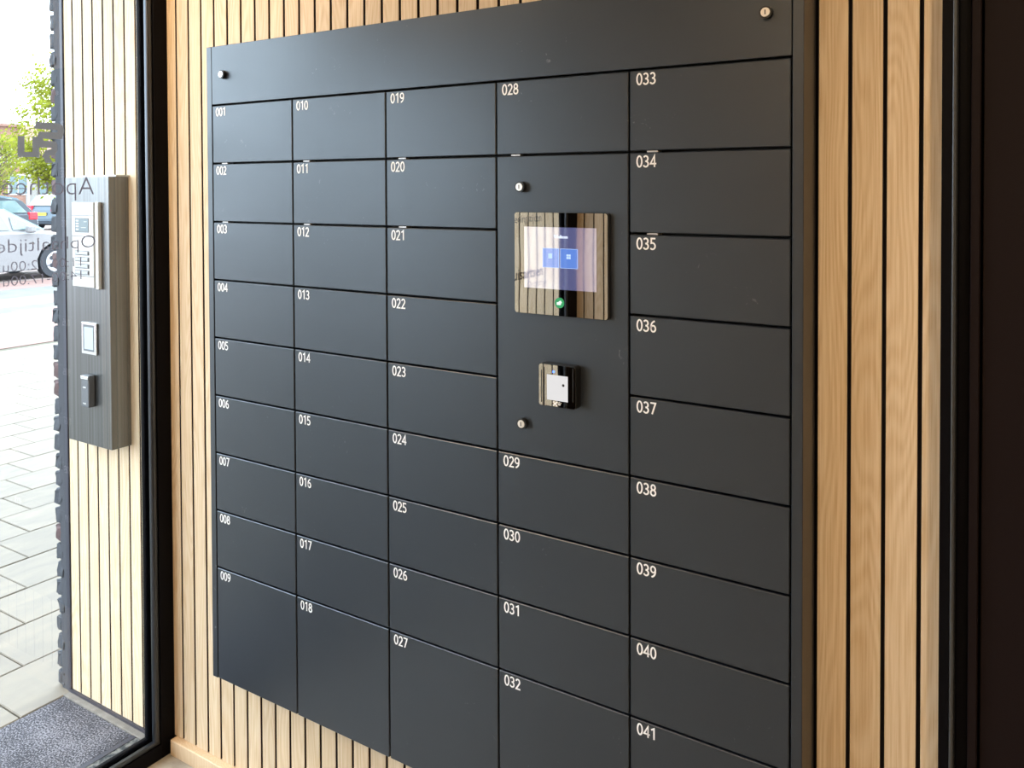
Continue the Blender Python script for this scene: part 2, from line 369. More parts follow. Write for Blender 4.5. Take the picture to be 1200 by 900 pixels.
def orient_text(me, origin, xdir, ydir):
    X, Y = Vector(xdir), Vector(ydir); Z = X.cross(Y)
    mm = Matrix((( X.x, Y.x, Z.x, origin[0]), (X.y, Y.y, Z.y, origin[1]), (X.z, Y.z, Z.z, origin[2]), (0, 0, 0, 1)))
    me.transform(mm); return me

# ------------------------------------------------------------------ dimensions
CEIL = 2.80
XG = -2.262                 # outer glass plane
XW0, XW1 = -2.777, -0.163   # slat wall extent
YF = -2.75                  # opposite slat wall
PITCH, GAP = 0.0569, 0.0070

# ------------------------------------------------------------------ slatted walls
def slat_run(parent, grooves, x_lo, x_hi, z0, z1, face_y, sign):
    edges = [x_lo] + [g for g in grooves if x_lo + 0.008 < g < x_hi - 0.008] + [x_hi]
    cache = {}
    for a, b in zip(edges[:-1], edges[1:]):
        lo = a + (GAP / 2 if a != x_lo else 0); hi = b - (GAP / 2 if b != x_hi else 0)
        wdt = round(hi - lo, 4)
        if wdt not in cache:
            bm = bmesh.new(); add_box(bm, (-wdt / 2, -0.006, -(z1 - z0) / 2), (wdt / 2, 0.006, (z1 - z0) / 2), 0.0009)
            me = bpy.data.meshes.new('slat'); bmesh.ops.recalc_face_normals(bm, faces=bm.faces); bm.to_mesh(me); bm.free(); me.materials.append(M['slat']); me.materials.append(M['slat_edge'])
            for p in me.polygons:
                if abs(p.normal.x) > 0.9: p.material_index = 1
            cache[wdt] = me
        link('slat', cache[wdt], None, parent, ((lo + hi) / 2, face_y + sign * 0.006, (z0 + z1) / 2))

g_in = [-2.1885 + PITCH * k for k in range(0, 37)]
g_out = [-2.7274 + PITCH * k for k in range(0, 9)]
wb = struct(box('wall_back', (-2.80, 0.0125, -0.02), (-0.10, 0.06, CEIL), M['backing']))
slat_run(wb, g_in, -2.231, XW1, 0.047, CEIL, 0.0, 1)
slat_run(wb, g_out, XW0, -2.283, 0.014, CEIL, 0.0, 1)
wf = struct(box('wall_front', (-2.80, YF - 0.06, -0.02), (-0.15, YF - 0.0125, CEIL), M['backing']))
slat_run(wf, g_in, -2.231, XW1, 0.047, CEIL, YF, -1)
slat_run(wf, g_out, XW0, -2.283, 0.014, CEIL, YF, -1)
sk = struct(box('baseboard_back', (-2.223, -0.022, 0.0), (-0.165, 0.012, 0.047), M['skirting'], bev=0.002))
sk2 = struct(box('baseboard_front', (-2.223, YF - 0.012, 0.0), (-0.165, YF + 0.022, 0.047), M['skirting'], bev=0.002))
# outside foot of the slats: thin grey angle + concrete edge
struct(box('trim_1', (-2.79, -0.006, 0.004), (-2.292, 0.012, 0.0135), M['trim']))
struct(box('trim_2', (-2.79, -0.026, -0.02), (-2.292, 0.012, 0.0035), M['grout'], bev=0.002))
struct(box('trim_3', (-2.79, YF - 0.012, -0.02), (-2.292, YF + 0.026, 0.0035), M['grout'], bev=0.002))
# corner trims that close the slats towards the brickwork
struct(box('trim_4', (-2.797, -0.004, 0.0), (-2.779, 0.012, CEIL), M['trim'], bev=0.0015))
struct(box('trim_5', (-2.797, YF - 0.012, 0.0), (-2.779, YF + 0.004, CEIL), M['trim'], bev=0.0015))

# ceilings
struct(box('ceiling', (-2.80, YF - 0.3, CEIL), (4.0, 0.9, CEIL + 0.15), M['ceiling']))

# vestibule and inner room shell
struct(box('floor', (-2.2315, -4.6, -0.06), (4.0, 0.9, 0.0), M['floor']))
struct(box('wall_right', (3.9, -4.6, 0.0), (4.0, 0.9, CEIL), M['room']))
struct(box('wall_rear', (-0.10, -4.6, 0.0), (3.9, -4.5, CEIL), M['room']))
struct(box('wall_side', (-0.16, -4.6, 0.0), (-0.06, YF - 0.06, CEIL), M['room']))
struct(box('ceiling_room', (-0.16, -4.6, CEIL), (4.0, YF - 0.3, CEIL + 0.15), M['ceiling']))
struct(box('foundation', (-2.79, -4.8, -0.4), (4.0, 1.0, -0.085), M['grout']))
# dark panelling right of the slats
struct(box('wall_dark', (-0.103, -0.012, 0.0), (3.9, 0.10, CEIL), M['brown']))
d1 = struct(empty('door_1', (-0.15, 0, 0)))
def rel(o, p=None):       # keep world geometry when parented to an empty placed off the origin
    o.location = -Vector(o.parent.location); return o
rel(box('door_jamb', (-0.163, -0.030, 0), (-0.1475, 0.03, CEIL), M['frame'], d1, 0.001))
bm = bmesh.new(); add_cyl(bm, (-0.1445, -0.026, 0), (-0.1445, -0.026, CEIL), 0.0042, n=16); add_box(bm, (-0.1475, -0.024, 0), (-0.1405, 0.01, CEIL))
rel(fin(bm, 'glazing_bead', M['dark_bead'], d1, smooth=False))
rel(box('door_stile', (-0.1405, -0.008, 0), (-0.1225, 0.02, CEIL), M['frame'], d1, 0.001))
rel(box('door_edge', (-0.1215, -0.020, 0), (-0.1075, 0.02, CEIL), M['brown'], d1, 0.0015))
rel(box('door_jamb', (-0.163, YF - 0.03, 0), (-0.103, YF + 0.06, CEIL), M['frame'], d1, 0.001))
rel(box('door_header', (-0.163, YF + 0.06, 2.45), (-0.103, -0.03, CEIL), M['frame'], d1, 0.001))

# ------------------------------------------------------------------ outer glass front
w1 = struct(empty('window_1', (-2.261, -1.375, 0)))
XR = -2.231; XL = -2.291
def fr(a, b, nm='window_frame', mt='frame', bev=0.0012): return rel(box(nm, a, b, M[mt], w1, bev))
posts = [(-0.0455, 0.0), (YF, YF + 0.095)]
for a, b in posts: fr((XL, a, -0.03), (XR, b, CEIL))
mull = [(-0.86, -0.80), (-1.95, -1.89)]
for a, b in mull: fr((XL, a, 0), (XR, b, 2.45), 'mullion')
fr((XL, YF + 0.095, -0.03), (XR + 0.0, -0.0455, 0.043), 'bottom_rail')
fr((XL, -1.89, 2.18), (XR, -0.86, 2.45), 'transom')
fr((XL, YF + 0.095, 2.45), (XR, -0.0455, CEIL), 'top_rail')
bays = [(-0.80, -0.0455), (-1.89, -0.86), (YF + 0.095, -1.95)]
for a, b in bays:
    for s, xx in ((1, XR), (-1, XL)):
        bm = bmesh.new()
        xo = (xx - 0.020, xx - 0.003) if s > 0 else (xx + 0.003, xx + 0.020)
        zt_ = 2.18 if a == -1.89 else 2.45
        for y0, y1 in ((b - 0.019, b), (a, a + 0.019)): add_box(bm, (xo[0], y0, 0.043), (xo[1], y1, zt_), 0.006, 3)
        add_box(bm, (xo[0], a, 0.043), (xo[1], b, 0.056), 0.004, 2)
        add_box(bm, (xo[0], a, zt_ - 0.013), (xo[1], b, zt_), 0.004, 2)
        rel(fin(bm, 'glazing_bead', M['bead'] if s > 0 else M['frame'], w1))
    rel(box('pane', (XG - 0.0015, a, 0.045), (XG + 0.0015, b, 2.18 if a == -1.89 else 2.45), M['glass'], w1))

# lettering stuck on the outside of the glass (reads from the street)
XT = XG - 0.0024
def glass_text(s, y0, z0, width, cap, mat, bold=0.0):
    me = text_mesh(s, width, cap, bold=bold); orient_text(me, (XT, y0, z0), (0, -1, 0), (0, 0, 1))
    return rel(link('lettering', me, mat, w1))
glass_text('Apotheek', -0.2125, 1.676, 0.283, 0.052, M['vinyl_thin'], -0.012)
glass_text('Ophaaltijden', -0.2105, 1.529, 0.292, 0.037, M['vinyl_thin'], -0.012)
glass_text('11:00-12:00u', -0.252, 1.480, 0.207, 0.027, M['vinyl_thin'], -0.012)
glass_text('14:00-17:00u', -0.252, 1.443, 0.207, 0.027, M['vinyl_thin'], -0.012)
glass_text('Openingstijden', -2.085, 1.517, 0.325, 0.040, M['vinyl'], 0.0)
glass_text('Huisartsen', -2.085, 1.235, 0.335, 0.056, M['vinyl_black'], 0.012)
glass_text('Dronrijp', -2.270, 1.180, 0.19, 0.042, M['vinyl'], -0.01)
# angular emblem above the lettering
def G(px, py):
    p = onX(px / 7.5, 90 + py / 7.5, XT); return p
bm = bmesh.new()
for poly in [
    [(318,392),(345,392),(350,400),(512,408),(505,470),(298,455)],
    [(512,408),(552,430),(566,475),(545,548),(505,548),(505,470)],
    [(345,483),(505,487),(505,548),(375,543),(325,530),(335,500)],
    [(325,530),(375,543),(385,562),(490,568),(503,590),(458,626),(345,620),(285,640),(285,525)],
    [(155,520),(215,520),(215,660),(155,705)],
    [(155,705),(215,660),(285,660),(345,705)],
    [(285,640),(345,620),(345,705),(285,660)],
    [(503,590),(505,650),(480,688),(430,692),(402,642),(455,640),(458,626)],
    [(402,642),(430,692),(440,712),(468,757),(400,757),(375,690)]]:
    bm.faces.new([bm.verts.new(G(*q)) for q in poly])
rel(fin(bm, 'emblem', M['vinyl'], w1))

# ------------------------------------------------------------------ stone threshold and paving outside
struct(box('threshold', (-2.785, YF + 0.02, -0.08), (-2.405, -0.026, 0.0), M['granite'], bev=0.002))
struct(box('threshold_strip', (-2.402, YF + 0.02, -0.08), (-2.292, -0.026, -0.001), M['dusty'], bev=0.002))
struct(box('dark_stripe', (-2.4045, YF + 0.02, -0.08), (-2.3855, -0.026, 0.0004), M['trim']))  # narrow dark stripe where the granite meets the dusty strip
pv = struct(box('pavement', (-9.46, -9.0, -0.12), (-2.787, 12.0, -0.009), M['joint']))
tm = {}
bm = bmesh.new(); add_box(bm, (-0.146, -0.2975, -0.02), (0.146, 0.2975, 0.0), 0.003)
bmesh.ops.recalc_face_normals(bm, faces=bm.faces); tme = bpy.data.meshes.new('paving_stone'); bm.to_mesh(tme); bm.free(); tme.materials.append(M['slab'])
count = 0
rest = bmesh.new()
for i in range(22):
    xc = -2.787 - 0.1485 - 0.297 * i
    j0 = -0.165 + 0.163 * i
    ylo = -1.6 ; yhi = 0.52 * abs(xc) + 0.9
    for k in range(-14, 22):
        yc = j0 + 0.6 * k - 0.3 - 0.6 * 4
        if yc < -8.5 or yc > 11.5 : continue
        vis = (-0.35 + 0.36 * (abs(xc) - 2.8)) - 0.9 < yc < 0.58 * (abs(xc) - 2.8) + 0.7
        if vis and count < 290:
            o = link('paving_stone', tme, None, pv, (xc, yc, random.uniform(-0.0012, 0.0012))); count += 1
        else:
            add_box(rest, (xc - 0.146, yc - 0.2975, -0.02), (xc + 0.146, yc + 0.2975, 0.0))
o = fin(rest, 'paving_stones', M['slab'], pv); o['kind'] = 'stuff'
def band(nm, x0, x1, mt): return struct(box(nm, (x0, -25, -0.12), (x1, 45, -0.002), M[mt]))
band('road_verge', -12.15, -9.465, 'road_red')
band('road_gutter', -12.72, -12.155, 'road_grey')
band('road_lane', -13.72, -12.725, 'road_red')
band('road_strip', -14.95, -13.725, 'road_grey')
band('road_edge', -16.15, -14.955, 'road_red')
band('parking', -90, -16.155, 'asphalt')

# ------------------------------------------------------------------ brick facade beside the portal
def facade(nm, ya, yb, side):
    f = struct(box(nm, (-2.838, min(ya, yb), -0.02), (-2.798, max(ya, yb), 6.0), M['mortar']))
    cache = []
    for v in range(8):
        bm = bmesh.new(); add_box(bm, (-0.024, -0.105, -0.025), (0.024, 0.105, 0.025), 0.006, 1)
        bmesh.ops.subdivide_edges(bm, edges=bm.edges[:], cuts=1)
        for q in bm.verts: q.co += Vector((random.uniform(-.004, .003), random.uniform(-.004, .004), random.uniform(-.003, .003)))
        me = bpy.data.meshes.new('brick'); bmesh.ops.recalc_face_normals(bm, faces=bm.faces); bm.to_mesh(me); bm.free()
        me.materials.append(M['brick_red'] if v == 7 else M['brick_dark']); cache.append(me)
    z = 0.03; r = 0
    while z < 2.78:
        for c in range(2):
            y = (0.105 if r % 2 == 0 else 0.052) + 0.22 * c
            if r % 2 == 1 and c == 0:
                o = link('brick', random.choice(cache), None, f, (-2.843 + random.uniform(-.005, .004), ya + side * 0.050, z)); o.scale = (1, 0.47, 1)
            else:
                y = 0.105 + 0.22 * c if r % 2 == 0 else 0.105 + 0.11 + 0.22 * (c - 1)
                link('brick', random.choice(cache), None, f, (-2.843 + random.uniform(-.005, .004), ya + side * (y), z))
        z += 0.0617; r += 1
    return f
facade('wall_facade_near', 0.0, 0.42, 1)
facade('wall_facade_far', YF, YF - 0.42, -1)
struct(box('wall_street', (-2.862, 0.42, 0), (-2.80, 9.0, 6.0), M['facade']))
struct(box('wall_street_left', (-2.862, -12.0, 0), (-2.80, YF - 0.42, 6.0), M['facade']))
struct(box('wall_above', (-2.862, YF, CEIL), (-2.80, 0.0, 6.0), M['facade']))

# ------------------------------------------------------------------ parcel locker
YD = -0.085
X = [-1.91951559 + 0.30599 * i for i in range(6)]
ZT, P, LAST = 0.2243 + 1.69, 0.1563, 0.3048
ZTOP = 2.0715; ZBOT = ZT - 8 * P - LAST
zr = [ZT - P * k for k in range(9)] + [ZBOT]
lk = tag(empty('parcel_locker', (-1.155, 0, ZBOT)), 'large black wall-mounted parcel locker with numbered doors on the oak slat wall', 'locker')
def lrel(o): o.location = -Vector(lk.location); return o
lx0, lx1 = X[0] - 0.0215, X[5] + 0.0205
lrel(box('side_panel', (lx0, YD, ZBOT - 0.001), (X[0] - 0.0015, -0.001, ZTOP), M['locker'], lk, 0.0008))
lrel(box('side_panel', (X[5] + 0.0015, YD, ZBOT - 0.001), (lx1, -0.001, ZTOP), M['locker'], lk, 0.0008))
lrel(box('carcass', (X[0] - 0.0015, YD + 0.021, ZBOT + 0.003), (X[5] + 0.0015, -0.001, ZTOP - 0.001), M['locker_in'], lk))
GH = 0.0022
hd = lrel(box('header_panel', (X[0] - 0.0002, YD, ZT + GH), (X[5] - 0.0002, YD + 0.019, ZTOP), M['locker'], lk, 0.0008))
def arc_(cx, cy, rx, ry, a0, a1, n=12):
    return [(cx + rx * math.cos(math.radians(a0 + (a1 - a0) * i / n)), cy + ry * math.sin(math.radians(a0 + (a1 - a0) * i / n))) for i in range(n + 1)]
DIG = {'0': [arc_(.27, .5, .21, .44, 0, 360, 24)],
       '1': [[(.12, .80), (.33, .94), (.33, .06)]],
       '2': [arc_(.26, .70, .19, .24, 155, -25, 10) + [(.08, .06), (.48, .06)]],
       '3': [arc_(.23, .725, .19, .215, 140, -90, 10), arc_(.23, .285, .215, .225, 90, -145, 10)],
       '4': [[(.40, .06), (.40, .94), (.05, .30), (.52, .30)]],
       '5': [[(.44, .94), (.12, .94), (.11, .56)] + arc_(.22, .32, .23, .26, 105, -130, 10)],
       '6': [arc_(.52, .45, .44, .50, 108, 172, 6) + arc_(.28, .31, .20, .25, 180, 540, 18)],
       '7': [[(.06, .94), (.48, .94), (.19, .06)]],
       '8': [arc_(.27, .73, .17, .21, 0, 360, 16), arc_(.27, .29, .21, .23, 0, 360, 18)],
       '9': [arc_(.26, .69, .20, .25, 0, 360, 18), arc_(.02, .55, .44, .50, -72, -2, 6)]}
def digits_mesh(s, height, kx=0.98, wt=0.068):
    bm = bmesh.new(); x = 0.0; layer = 0
    for ch in s:
        for pl in DIG[ch]:
            P_ = [Vector((a, b)) for a, b in pl]; closed = (P_[0] - P_[-1]).length < 1e-4
            if closed: P_ = P_[:-1]
            n_ = len(P_); L_, Q_ = [], []
            for i in range(n_):
                if closed: d0, d1 = P_[i] - P_[i - 1], P_[(i + 1) % n_] - P_[i]
                else:
                    d0 = P_[i] - P_[i - 1] if i else P_[1] - P_[0]; d1 = P_[i + 1] - P_[i] if i < n_ - 1 else P_[i] - P_[i - 1]
                d0.normalize(); d1.normalize(); n0 = Vector((-d0.y, d0.x)); n1 = Vector((-d1.y, d1.x)); mt_ = (n0 + n1).normalized()
                k_ = wt / max(0.35, mt_.dot(n0))
                e_ = Vector((0, 0))
                if not closed and i == 0: e_ = -d0 * wt * .6
                if not closed and i == n_ - 1: e_ = d1 * wt * .6
                a, b = P_[i] + mt_ * k_ + e_, P_[i] - mt_ * k_ + e_
                L_.append(bm.verts.new((a.x + x, a.y, layer * 0.002))); Q_.append(bm.verts.new((b.x + x, b.y, layer * 0.002)))
            for i in range(n_ if closed else n_ - 1):
                k = (i + 1) % n_; bm.faces.new((L_[i], Q_[i], Q_[k], L_[k]))
            layer += 1
        x += 0.60
    me = bpy.data.meshes.new('door_number'); bm.to_mesh(me); bm.free()
    for v in me.vertices: v.co.x *= height * kx; v.co.y *= height; v.co.z *= height
    return me
num = {0: 1, 1: 10, 2: 19, 3: None, 4: 33}
def door(i, r0, r1, n):
    x0, x1 = X[i] + GH * 0.8, X[i + 1] - GH * 0.8
    z1, z0 = zr[r0] - GH, zr[r1] + GH
    if r1 == 9: z0 = ZBOT
    bm = bmesh.new(); add_box(bm, (x0, YD, z0), (x1, YD + 0.019, z1), 0.0014)
    d = lrel(fin(bm, 'locker_door' if n else 'control_panel', M['locker'], lk))
    if n:
        s = '%03d' % n; d['label'] = 'black locker door numbered ' + s
        me = digits_mesh(s, 0.0232, 1.0)
        orient_text(me, (X[i] + 0.0155, YD - 0.0003, zr[r0] - 0.0302), (1, 0, 0), (0, 0, 1))
        t = link('door_number', me, M['white_print'], d); t['label'] = 'white number ' + s
    return d
for i in range(5):
    if i == 3:
        ds = [door(3, 0, 1, 28)]; cp = door(3, 1, 5, None); cp['label'] = 'blank control panel with screen, scanner and two locks'
        for k in range(4): ds.append(door(3, 5 + k, 6 + k, 29 + k))
    else:
        ds = [door(i, k, k + 1, num[i] + k) for k in range(9)]
    for k in ((0,) if i == 3 else (0, 1)):
        z = zr[k + 1]; x = X[i] + 0.037
        t = box('latch_tab', (x, YD + 0.0005, z - 0.0016), (x + 0.022, YD + 0.02, z + 0.0016), M['latch'], ds[k], 0.0003); t['label'] = 'small metal latch tab in the gap'
def lock(px, py, parent):
    c = onY(px, py, YD - 0.012)
    bm = bmesh.new(); add_cyl(bm, (c.x, YD, c.z), (c.x, YD - 0.0105, c.z), 0.0112, n=28)
    b = fin(bm, 'lock_barrel', M['black_metal'], parent)
    bm = bmesh.new(); add_cyl(bm, (c.x, YD - 0.010, c.z), (c.x, YD - 0.012, c.z), 0.0083, 0.0078, n=28)
    add_box(bm, (c.x - 0.0009, YD - 0.0125, c.z - 0.0042), (c.x + 0.0009, YD - 0.011, c.z + 0.0042))
    me_face = fin(bm, 'lock_face', M['nickel'], parent); me_face['label'] = 'nickel key face'
    me_face.data.materials.append(M['black_metal'])
    for p in me_face.data.polygons:
        if len(me_face.data.polygons) - p.index <= 6: p.material_index = 1
lock(258, 87, hd); lock(896.5, 14, hd); lock(608, 219, cp); lock(610.3, 497, cp)

# touch screen (device of its own screwed to the control panel)
ts = tag(empty('touchscreen', (-0.843, YD, 1.432)), 'mirror-like square touchscreen with lit display, on the black locker panel', 'screen')
def child(o): o.location = -Vector(o.parent.location); return o
YS = -0.095
def rrect(bm, x0, x1, z0, z1, y0, y1, r, n=5):
    pts = []
    for cx, cz, a0 in ((x1 - r, z1 - r, 0), (x0 + r, z1 - r, 90), (x0 + r, z0 + r, 180), (x1 - r, z0 + r, 270)):
        for k in range(n + 1):
            a = math.radians(a0 + 90 * k / n); pts.append((cx + r * math.cos(a), y0, cz + r * math.sin(a)))
    add_poly(bm, pts, (0, y1 - y0, 0))
bm = bmesh.new(); rrect(bm, -0.951, -0.7345, 1.4315, 1.6405, YS + 0.0012, YD - 0.0003, 0.006)
child(fin(bm, 'housing', M['black_metal'], ts))
bm = bmesh.new(); rrect(bm, -0.9500, -0.7365, 1.4325, 1.6395, YS, YS + 0.0012, 0.0055)
gl = child(fin(bm, 'mirror_glass', M['bezel'], ts)); gl['label'] = 'smoked mirror glass front'
def on_s(px, py): return onY(px, py, YS)
dx0, dx1, dz0, dz1 = -0.9265, -0.7605, 1.4855, 1.6105
ds_ = child(box('display', (dx0, YS - 0.0005, dz0), (dx1, YS - 0.0001, dz1), M['display'], ts)); ds_['label'] = 'lit lavender display'
for a, b in (((636.2, 290.5), (655.2, 314.0)), ((656.8, 291.3), (677.2, 315.3))):
    p, q = on_s(*a), on_s(*b)
    t = box('display_tile', (p.x, YS - 0.0008, q.z), (q.x, YS - 0.0005, p.z), M['tile'], ds_); t['label'] = 'blue on-screen tile'
    bm = bmesh.new()
    for (u0, u1, v0, v1) in ((p.x, q.x, p.z - .0006, p.z), (p.x, q.x, q.z, q.z + .0006), (p.x, p.x + .0006, q.z, p.z), (q.x - .0006, q.x, q.z, p.z)):
        add_box(bm, (u0, YS - 0.0010, v0), (u1, YS - 0.0008, v1))
    cx, cz = (p.x + q.x) / 2, (p.z + q.z) / 2
    if a[0] < 650: add_box(bm, (cx - .0055, YS - .0010, cz - .001), (cx + .0035, YS - .0008, cz + .009))
    else:
        for rr in range(2):
            for c2 in range(2): add_box(bm, (cx - .0055 + .005 * c2, YS - .0010, cz - .0005 + .005 * rr), (cx - .0012 + .005 * c2, YS - .0008, cz + .0035 + .005 * rr))
    fin(bm, 'tile_icon', M['lit_tile_edge'], ds_)['kind'] = 'stuff'
me = text_mesh('Welkom', 0.032, 0.0065, bold=0.02); orient_text(me, (on_s(649, 279).x, YS - 0.0009, on_s(649, 279).z), (1, 0, 0), (0, 0, 1)); link('display_title', me, M['lit_text'], ds_)
bm = bmesh.new(); c = on_s(655.8, 355.0)
add_cyl(bm, (c.x, YS, c.z), (c.x, YS - 0.0012, c.z), 0.0105, n=32)
gb = child(fin(bm, 'card_button', M['green'], ts)); gb['label'] = 'round green card symbol'
bm = bmesh.new(); add_box(bm, (c.x - .0055, YS - .0016, c.z - .004), (c.x + .0035, YS - .0012, c.z + .0012))
add_poly(bm, [(c.x - .002, YS - .0016, c.z + .0022), (c.x + .003, YS - .0016, c.z + .0050), (c.x + .0060, YS - .0016, c.z + .0004), (c.x + .0042, YS - .0016, c.z - .0004)], (0, .0004, 0))
fin(bm, 'card_symbol', M['green_white'], gb)

# code scanner
YC = YD - 0.022
sc_ = tag(empty('code_scanner', (-0.85, YD, 1.24)), 'small square code scanner with glowing white window below the touchscreen', 'scanner')
a, b = onY(631, 426, YC), onY(674.5, 481.5, YC)
sx0, sx1, sz1, sz0 = a.x, b.x, a.z + 0.0015, b.z + 0.001
bm = bmesh.new(); rrect(bm, sx0, sx1, sz0, sz1, YC + 0.001, YD - 0.0003, 0.006)
child(fin(bm, 'housing', M['black_metal'], sc_))
bm = bmesh.new(); rrect(bm, sx0 + .001, sx1 - .001, sz0 + .001, sz1 - .001, YC, YC + 0.001, 0.005)
fg = child(fin(bm, 'front_glass', M['bezel'], sc_)); fg['label'] = 'mirror glass face'
def q_(px, py): return onY(px, py, YC)
for px in (634.6, 637.8, 671.4):
    t = q_(px, 452); h = 0.033 if px != 637.8 else 0.038
    fin_ = box('side_slot', (t.x - 0.0009, YC - 0.0004, t.z - h), (t.x + 0.0009, YC - 0.0001, t.z + h), M['black_metal'], sc_, 0.0001); child(fin_)
p, q = q_(641, 440.0), q_(665.5, 470.0)
zm = (p.z + q.z) / 2
bm = bmesh.new(); wcx = (p.x + q.x) / 2; hz = 0.0255
add_box(bm, (p.x, YC - 0.0006, zm - hz), (q.x, YC - 0.0001, zm + hz), 0.0002)
sw = child(fin(bm, 'scan_window', M['scan_white'], sc_)); sw['label'] = 'glowing white scan window'
c = q_(660.3, 451.8); bm = bmesh.new(); add_cyl(bm, (c.x, YC - .0006, c.z), (c.x, YC - .0012, c.z), 0.0028, n=20); fin(bm, 'lens', M['black_metal'], sw)
c = q_(648.8, 435.6); bm = bmesh.new(); add_cyl(bm, (c.x, YC, c.z), (c.x, YC - .0008, c.z), 0.0024, n=14); o = child(fin(bm, 'status_light', M['blue_led'], sc_)); o['label'] = 'blue status light'
c = q_(650.5, 473.2); bm = bmesh.new()
for sx in (-1, 1):
    for sz in (-1, 1):
        add_box(bm, (c.x + sx * .0034 - .0016, YC - .0006, c.z + sz * .003 - .0016), (c.x + sx * .0034 + .0016, YC - .0001, c.z + sz * .003 + .0016))
add_box(bm, (c.x - .0022, YC - .0006, c.z - .0018), (c.x + .0022, YC - .0001, c.z + .0018))
c = q_(656.8, 474.2)
for rad in (.003, .0055, .008):
    for k in range(3):
        an = math.radians(-20 + 25 * k); u = Vector((math.sin(an), 0, math.cos(an))) * rad
        add_box(bm, (c.x - .003 + u.x - .0006, YC - .0006, c.z - .004 + u.z - .0006), (c.x - .003 + u.x + .0010, YC - .0001, c.z - .004 + u.z + .0008))
child(fin(bm, 'scan_symbols', M['white_print'], sc_))['kind'] = 'stuff'

# ------------------------------------------------------------------ intercom pillar outside
YI = -0.067
ip = tag(empty('intercom_box', (-2.545, 0, 0.893)), 'tall grey metal intercom box on the slat wall behind the glass', 'intercom')
ix0, ix1, iz0, iz1 = -2.662, -2.428, 0.893, 1.7285
child(box('housing', (ix0, YI, iz0), (ix1, -0.0005, iz1), M['steel'], ip, 0.0012))
o = child(box('top_cap', (ix0 + 0.06, -0.045, iz1 + 0.0003), (ix1 + 0.004, -0.0005, iz1 + 0.006), M['steel_cap'], ip, 0.001)); o['label'] = 'pale cap strip'
def qi(px, py, y=YI - 0.012): return onY(px, py, y)
a, b = qi(83.8, 237), qi(110.2, 340)
px0, px1, pz1, pz0 = a.x, b.x, a.z, b.z + 0.006
cp_ = child(box('call_panel', (px0, YI - 0.012, pz0), (px1, YI - 0.0002, pz1), M['white_panel'], ip, 0.0012)); cp_['label'] = 'white call panel'
h = pz1 - pz0
for fz in (0.845, 0.60, 0.13):
    box('panel_joint', (px0 + .0005, YI - 0.0124, pz0 + h * fz - .0010), (px1 - .0005, YI - 0.0119, pz0 + h * fz + .0010), M['grey_plastic'], cp_)
wd = px1 - px0
zz = lambda py, px: qi(px, py).z
dA, dB = (px0 + wd * .15), (px0 + wd * .80)
lc = box('display_frame', (dA, YI - 0.0128, pz0 + h * .645), (dB, YI - 0.012, pz0 + h * .815), M['grey_plastic'], cp_, .0003)
box('display', (dA + .003, YI - 0.0132, pz0 + h * .655), (dB - .003, YI - 0.0128, pz0 + h * .805), M['lcd'], cp_)
bm = bmesh.new()
for k in range(4): add_box(bm, (dA + .007, YI - .0135, pz0 + h * (.672 + .034 * k)), (dA + .022, YI - .0132, pz0 + h * (.690 + .034 * k)))
add_box(bm, (dA + .035, YI - .0135, pz0 + h * .70), (dA + .062, YI - .0132, pz0 + h * .706))
add_box(bm, (dA + .050, YI - .0135, pz0 + h * .77), (dA + .066, YI - .0132, pz0 + h * .776))
fin(bm, 'display_marks', M['white_panel'], cp_)['kind'] = 'stuff'
for k, fz in enumerate((0.375, 0.300, 0.220, 0.145)):
    box('button_recess', (px0 + wd * .14, YI - .0124, pz0 + h * fz), (px0 + wd * .80, YI - .012, pz0 + h * (fz + .055)), M['grey_plastic'], cp_, .0001)
    box('call_button', (px0 + wd * .18, YI - .0150, pz0 + h * (fz + .008)), (px0 + wd * .76, YI - .0124, pz0 + h * (fz + .047)), M['button'], cp_, .0010)
a, b = qi(111.8, 237), qi(117.0, 340)
hx0 = px1 + 0.008
sb = child(box('side_bar', (hx0, YI - 0.012, pz0 - .004), (hx0 + 0.017, YI - 0.0002, pz1 + .001), M['white_panel'], ip, 0.003, 2)); sb['label'] = 'white vertical side bar'
child(box('bar_gap', (px1 + 0.0002, YI - 0.005, pz0), (hx0 - .0002, YI - 0.0002, pz1), M['grey_plastic'], ip))
a, b = qi(95.2, 377, YI - .006), qi(113, 417, YI - .006)
rf = child(box('reader_frame', (a.x, YI - .006, b.z), (b.x, YI - .0002, a.z), M['chrome'], ip, .0012)); rf['label'] = 'chrome reader frame'
bm = bmesh.new(); add_box(bm, (a.x + .010, YI - .0064, b.z + .010), (b.x - .012, YI - .0060, a.z - .007), .0002); fin(bm, 'window_seal', M['grey_plastic'], rf)
bm = bmesh.new(); add_box(bm, (a.x + .016, YI - .0068, b.z + .016), (b.x - .016, YI - .0064, a.z - .014), .0002); fin(bm, 'reader_window', M['reader_glass'], rf)
a, b = qi(94.5, 439, YI - .022), qi(104, 478.5, YI - .022)
cr_ = child(box('card_reader', (a.x, YI - .022, b.z), (b.x, YI - .0002, a.z), M['grey_plastic'], ip, .004, 2)); cr_['label'] = 'dark grey card reader'
bm = bmesh.new(); add_box(bm, (a.x + .001, YI - .0235, a.z - .012), (b.x - .001, YI - .0222, a.z - .003), .0005)
fin(bm, 'reader_trim', M['chrome'], cr_)
for q in (.010, .060): box('reader_mark', (a.x + .012, YI - .0227, b.z + q), (b.x - .012, YI - .0221, b.z + q + .004), M['chrome'], cr_)

